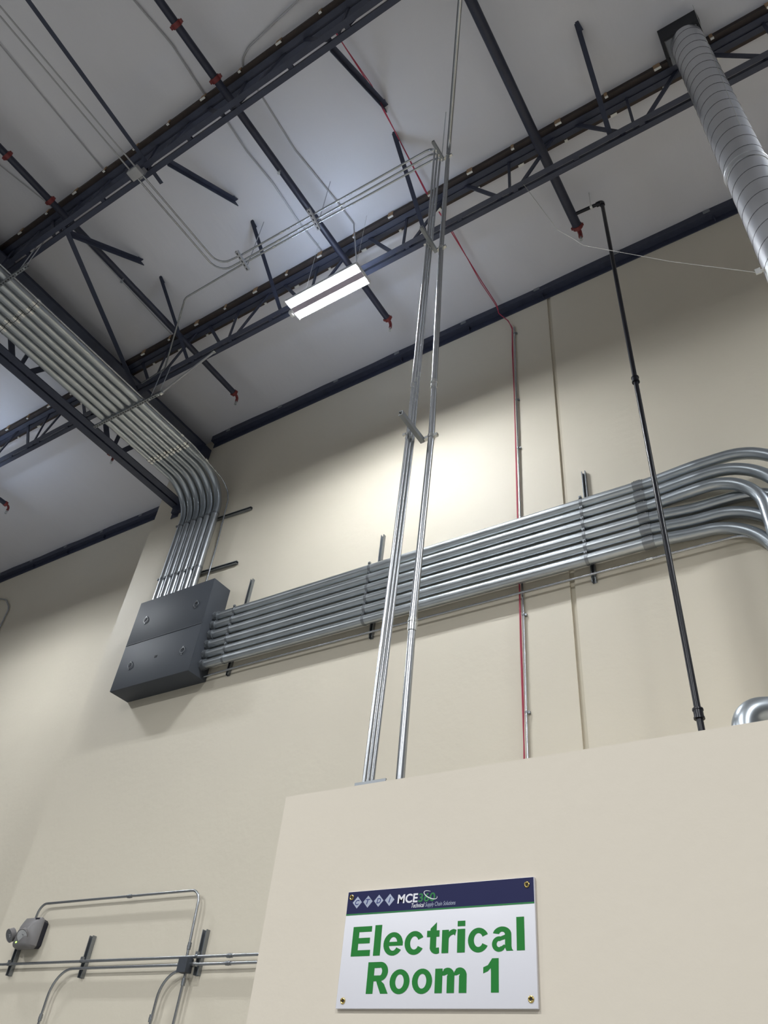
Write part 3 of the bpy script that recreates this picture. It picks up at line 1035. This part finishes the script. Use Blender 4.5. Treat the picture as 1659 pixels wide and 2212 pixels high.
def shell(b, sec):
    rings = [[b.verts.new((EX + x, y, z)) for x, z in pts] for y, pts in sec]
    for a, c_ in zip(rings, rings[1:]):
        k = len(a)
        for i in range(k):
            b.faces.new((a[i], a[(i + 1) % k], c_[(i + 1) % k], c_[i]))
    b.faces.new(rings[0][::-1])
    b.faces.new(rings[-1])


def hexo(wt, wb, z0, z1, ch=0.03):
    return [(-wb, z0 + ch), (-wb + ch, z0), (wb - ch, z0), (wb, z0 + ch), (wt, z1 - ch), (wt - ch, z1), (-wt + ch, z1), (-wt, z1 - ch)]


part('back_housing', lambda b: shell(b, [(YS, hexo(0.145, 0.145, 1.585, 1.865)), (5.925, hexo(0.155, 0.155, 1.57, 1.872))]), M['edark'], t, 'dark back housing')
part('front_cover', lambda b: shell(b, [(5.925, hexo(0.165, 0.165, 1.565, 1.880)), (5.895, hexo(0.165, 0.165, 1.565, 1.880)),
                                        (5.825, hexo(0.10, 0.13, 1.575, 1.80, 0.025)), (5.80, hexo(0.07, 0.095, 1.59, 1.74, 0.02))]), M['egrey'], t, 'grey front cover')
part('knockout', lambda b: box(b, (EX + 0.06, 5.868, 1.857), (EX + 0.125, 5.90, 1.872), bev=0.004), M['edark'], t)
for x, z, dx in ((EX - 0.185, 1.705, -0.15), (EX + 0.025, 1.695, 0.35)):
    c0 = V((x, 5.835, z))
    ax = V((dx, -1, -0.55)).normalized()
    h = part('lamp_head', lambda b: (tube(b, [c0, c0 + ax * 0.05], 0.070, 22), torus(b, c0 + ax * 0.05, ax, 0.068, 0.006, 24, 6)), M['egrey'], t)
    part('lens', lambda b: (ring(b, c0 + ax * 0.051, ax, 0.062, 0.006, 22), tube(b, [c0 + ax * 0.053, c0 + ax * 0.060], 0.018, 12)), M['lens'], h, 'shiny round lens')
part('indicator', lambda b: ring(b, (EX - 0.035, 5.80, 1.612), (0, 1, 0), 0.009, 0.012, 10), M['led'], t, 'glowing green indicator')

# thin conduit on the set-back wall at the left edge
solid('wall_conduit', lambda b: tube(b, fillet([(-16.3, 6.92, 9.20), (-15.2, 6.92, 8.80), (-14.90, 6.92, 8.50), (-14.87, 6.92, 5.0)], 0.3, 8), 0.016, 10), M['emt'],
      'thin bent conduit on the set-back wall at the left edge', 'conduit', 'thin conduits on the set-back wall')

# ------------------------------------------------------------------ the sign
SX0, SX1, SZ0, SZ1 = -2.2145, -1.319, 0.513, 0.959
YSG = YR - 0.014
t = thing('sign', 'white sign reading Electrical Room 1 under a navy band', 'sign', ((SX0 + SX1) / 2, YR, SZ0))
part('board', lambda b: box(b, (SX0, YSG, SZ0), (SX1, YR - 0.0005, SZ1), bev=0.001), M['signw'], t)
part('header_band', lambda b: (box(b, (SX0 + 0.0015, YSG - 0.0006, 0.8675), (SX1 - 0.0015, YSG + 0.001, SZ1 - 0.0015)),), M['signb'], t, 'navy band with white and green lettering')
part('rule', lambda b: box(b, (SX0 + 0.0015, YSG - 0.0008, 0.8615), (SX1 - 0.0015, YSG + 0.001, 0.8675)), M['green2'], t, 'thin green line')


def text_bm(s, weight, shear=0.0, space=1.0):
    cu_ = bpy.data.curves.new('lettering', 'FONT')
    cu_.body = s
    cu_.size = 1.0
    cu_.offset = weight
    cu_.shear = shear
    cu_.space_character = space
    cu_.resolution_u = 6
    o = bpy.data.objects.new('lettering', cu_)
    C.objects.link(o)
    dg = bpy.context.evaluated_depsgraph_get()
    dg.update()
    me = bpy.data.meshes.new_from_object(o.evaluated_get(dg))
    bpy.data.objects.remove(o)
    bpy.data.curves.remove(cu_)
    b = bmesh.new()
    b.from_mesh(me)
    bpy.data.meshes.remove(me)
    return b


def lettering(s, x0, x1, z0, z1, y, material, parent, weight=0.03, shear=0.0, space=1.0, name='lettering', label=None, thick=0.0004):
    """flat letters fitted so that their ink spans x0..x1 and z0..z1."""
    b = text_bm(s, weight, shear, space)
    lo = V((min(v.co[i] for v in b.verts) for i in range(3)))
    hi = V((max(v.co[i] for v in b.verts) for i in range(3)))
    sx = (x1 - x0) / (hi.x - lo.x)
    sz = (z1 - z0) / (hi.y - lo.y)
    for v in b.verts:
        v.co = V((x0 + (v.co.x - lo.x) * sx, y, z0 + (v.co.y - lo.y) * sz))
    r = bmesh.ops.extrude_face_region(b, geom=b.faces[:])
    for v in [e for e in r['geom'] if isinstance(e, bmesh.types.BMVert)]:
        v.co.y -= thick
    o = finish(name, b, material, ORG[parent], parent)
    ORG[o] = ORG[parent]
    if label:
        o['label'] = label
    return o


YT = YSG - 0.0004

def sector(b, cx, cz, A, B, a, c_, d0, d1, y, n=26):
    """band between two ellipses from angle d0 to d1 (degrees)."""
    LAYER[0] = (LAYER[0] + 0.00003) % 0.0006
    y -= LAYER[0]
    p = []
    for i in range(n + 1):
        t_ = math.radians(d0 + (d1 - d0) * i / n)
        p.append((b.verts.new((cx + A * math.cos(t_), y, cz + B * math.sin(t_))), b.verts.new((cx + a * math.cos(t_), y, cz + c_ * math.sin(t_)))))
    for q, r in zip(p, p[1:]):
        b.faces.new((q[0], q[1], r[1], r[0]))


LAYER = [0.0]


def quad(b, pts, y):
    LAYER[0] = (LAYER[0] + 0.00003) % 0.0006
    y -= LAYER[0]
    b.faces.new([b.verts.new((x, y, z)) for x, z in pts])


def glyph(b, ch, x0, x1, z0, H, y):
    """one heavy letter between x0 and x1 on the base line z0; H is the capital height."""
    W = x1 - x0
    X = lambda u: x0 + u * W
    Z = lambda v: z0 + v * H
    R = lambda u0, v0, u1, v1: quad(b, [(X(u0), Z(v0)), (X(u1), Z(v0)), (X(u1), Z(v1)), (X(u0), Z(v1))], y)
    Q = lambda *p: quad(b, [(X(u), Z(v)) for u, v in p], y)
    S = lambda cu, cv, A, B, a, c_, d0, d1: sector(b, X(cu), Z(cv), A * W, B * H, a * W, c_ * H, d0, d1, y)
    if ch == 'E':
        R(0, 0, .34, 1)
        for v in ((0, .20), (.42, .61), (.81, 1)):
            R(.34, v[0], 1 if v[0] != .42 else .94, v[1])
    elif ch == 'l':
        R(0, 0, 1, 1.02)
    elif ch == 'i':
        R(0, 0, 1, .74)
        R(0, .83, 1, 1.0)
    elif ch == '1':
        R(.50, 0, 1, .86)
        Q((.58, 1), (.46, .84), (.50, .60), (1, .60), (1, 1))
        Q((0, .56), (0, .74), (.30, .80), (.58, 1), (.62, .78), (.50, .72), (.30, .62))
    elif ch == 'o':
        S(.5, .365, .5, .385, .215, .225, 0, 360)
    elif ch == 'c':
        S(.5, .365, .5, .385, .215, .215, 27, 331)
    elif ch == 'e':
        S(.5, .365, .5, .385, .215, .225, 0, 328)
        R(.28, .30, 1, .43)
    elif ch == 't':
        R(.26, .16, .74, .74)
        Q((.26, .80), (.26, .70), (.74, .70), (.74, 1.0))
        R(0, .53, .97, .735)
        S(.78, .20, .52, .215, .05, .03, 180, 275)
        Q((.74, .18), (.70, -.005), (.84, -.015), (1, .01), (.97, .185))
    elif ch == 'r':
        R(0, 0, .47, .735)
        S(.84, .42, .56, .33, .37, .16, 92, 180)
        Q((.30, .0), (.47, 0), (.47, .45), (.28, .45))
        Q((.82, .58), (.82, .75), (1, .72), (.90, .535))
    elif ch == 'R':
        R(0, 0, .31, 1)
        R(.31, .81, .58, 1)
        R(.31, .39, .58, .57)
        S(.58, .695, .36, .305, .09, .125, -90, 90)
        Q((.42, .42), (.62, .42), (.80, .30), (1, 0), (.66, 0), (.50, .27))
        R(.31, .39, .46, .47)
    elif ch == 'm':
        R(0, 0, .235, .735)
        R(.383, 0, .617, .52)
        R(.765, 0, 1, .52)
        for q in (.40, .783):
            S(q, .52, .217, .235, .0, .06, 0, 130)
            Q((q - .19, .52), (q - .17, .64), (q - .10, .715), (q, .755), (q + .02, .57), (q - .10, .52))
    elif ch == 'a':
        R(.62, .10, .92, .50)
        Q((.62, .14), (.64, .06), (.68, 0), (1, 0), (.94, .06), (.92, .14))
        S(.48, .50, .44, .25, .14, .09, 0, 168)
        S(.335, .215, .335, .235, .11, .095, 62, 318)
        Q((.42, .445), (.36, .31), (.62, .36), (.64, .50))
        Q((.50, .012), (.40, .125), (.58, .20), (.68, .14))


def word(chars, z0, H, label):
    def fn(b):
        for ch, a_, c_ in chars:
            glyph(b, ch, a_, c_, z0, H, YSG - 0.0006)
    part('lettering', fn, M['green'], t, label)


word((('E', -2.1655, -2.0687), ('l', -2.0523, -2.018), ('e', -2.004, -1.9091), ('c', -1.9002, -1.8069), ('t', -1.7951, -1.7352),
      ('r', -1.7246, -1.6591), ('i', -1.6545, -1.62), ('c', -1.607, -1.5148), ('a', -1.5021, -1.4123), ('l', -1.3977, -1.3647)),
     0.7010, 0.1135, 'green word Electrical')
word((('R', -2.0709, -1.9646), ('o', -1.9595, -1.8654), ('o', -1.8541, -1.7617), ('m', -1.7493, -1.6097)), 0.5640, 0.1135, 'green word Room')
word((('1', -1.5389, -1.4738),), 0.5640, 0.1135, 'green numeral 1')
YH = YSG - 0.0010
for k, ch in enumerate('CTDI'):
    cx = -2.160 + 0.0565 * k
    cz = 0.9125 + 0.0003 * k
    d = part('emblem', lambda b: poly(b, [(cx - 0.0245, YH, cz), (cx, YH, cz - 0.0245), (cx + 0.0245, YH, cz), (cx, YH, cz + 0.0245)], 0.0006, (0, 1, 0)),
             M['dia'], t, 'silver diamond with a navy letter')
    hw = 0.0115 if ch != 'I' else 0.0055
    lettering(ch, cx - hw, cx + hw, cz - 0.0105, cz + 0.0105, YH - 0.0002, M['ink'], d, 0.02, 0.25)
lettering('MCE', -1.950, -1.8485, 0.8955, 0.9315, YH, M['signw'], t, 0.028, 0.06, 1.02, label='white letters MCE')
lettering('360', -1.8465, -1.764, 0.8955, 0.9300, YH, M['green2'], t, 0.022, 0.06, 1.0, label='green numerals 360')
lettering('Technical', -1.878, -1.8145, 0.8755, 0.8925, YH, M['signw'], t, 0.008, 0.28, label='small white line of text')
lettering('Supply Chain Solutions', -1.8105, -1.667, 0.8715, 0.8925, YH, M['dia'], t, 0.0, 0.28, label='small pale line of text')


def swoosh(b):
    pts = []
    n = 30
    c_ = V((-1.787, 0, 0.921))
    ca, sa = math.cos(math.radians(-22)), math.sin(math.radians(-22))
    for i in range(n + 1):
        a = math.radians(100 + 285 * i / n)
        w_ = 0.0008 + 0.0022 * math.sin(math.pi * i / n) ** 0.7
        for q in (1, -1):
            x = (0.0345 + q * w_ * 0.6) * math.cos(a)
            z = (0.0125 + q * w_ * 0.6) * math.sin(a)
            pts.append((c_.x + x * ca - z * sa, YH - 0.0006, c_.z + x * sa + z * ca))
    vs = [b.verts.new(p) for p in pts]
    for i in range(n):
        b.faces.new((vs[2 * i], vs[2 * i + 1], vs[2 * i + 3], vs[2 * i + 2]))


part('swoosh', swoosh, M['signw'], t, 'white orbit ring over the numerals')
for x, z in ((-2.193, 0.935), (-1.349, 0.931), (-2.181, 0.540), (-1.345, 0.542)):
    part('grommet', lambda b: (torus(b, (x, YSG - 0.001, z), (0, 1, 0), 0.0088, 0.0034, 20, 8),
                               ring(b, (x, YSG - 0.0006, z), (0, 1, 0), 0.0065, 0.001, 14, 1)), [M['brass'], M['hole']], t, 'brass grommet')
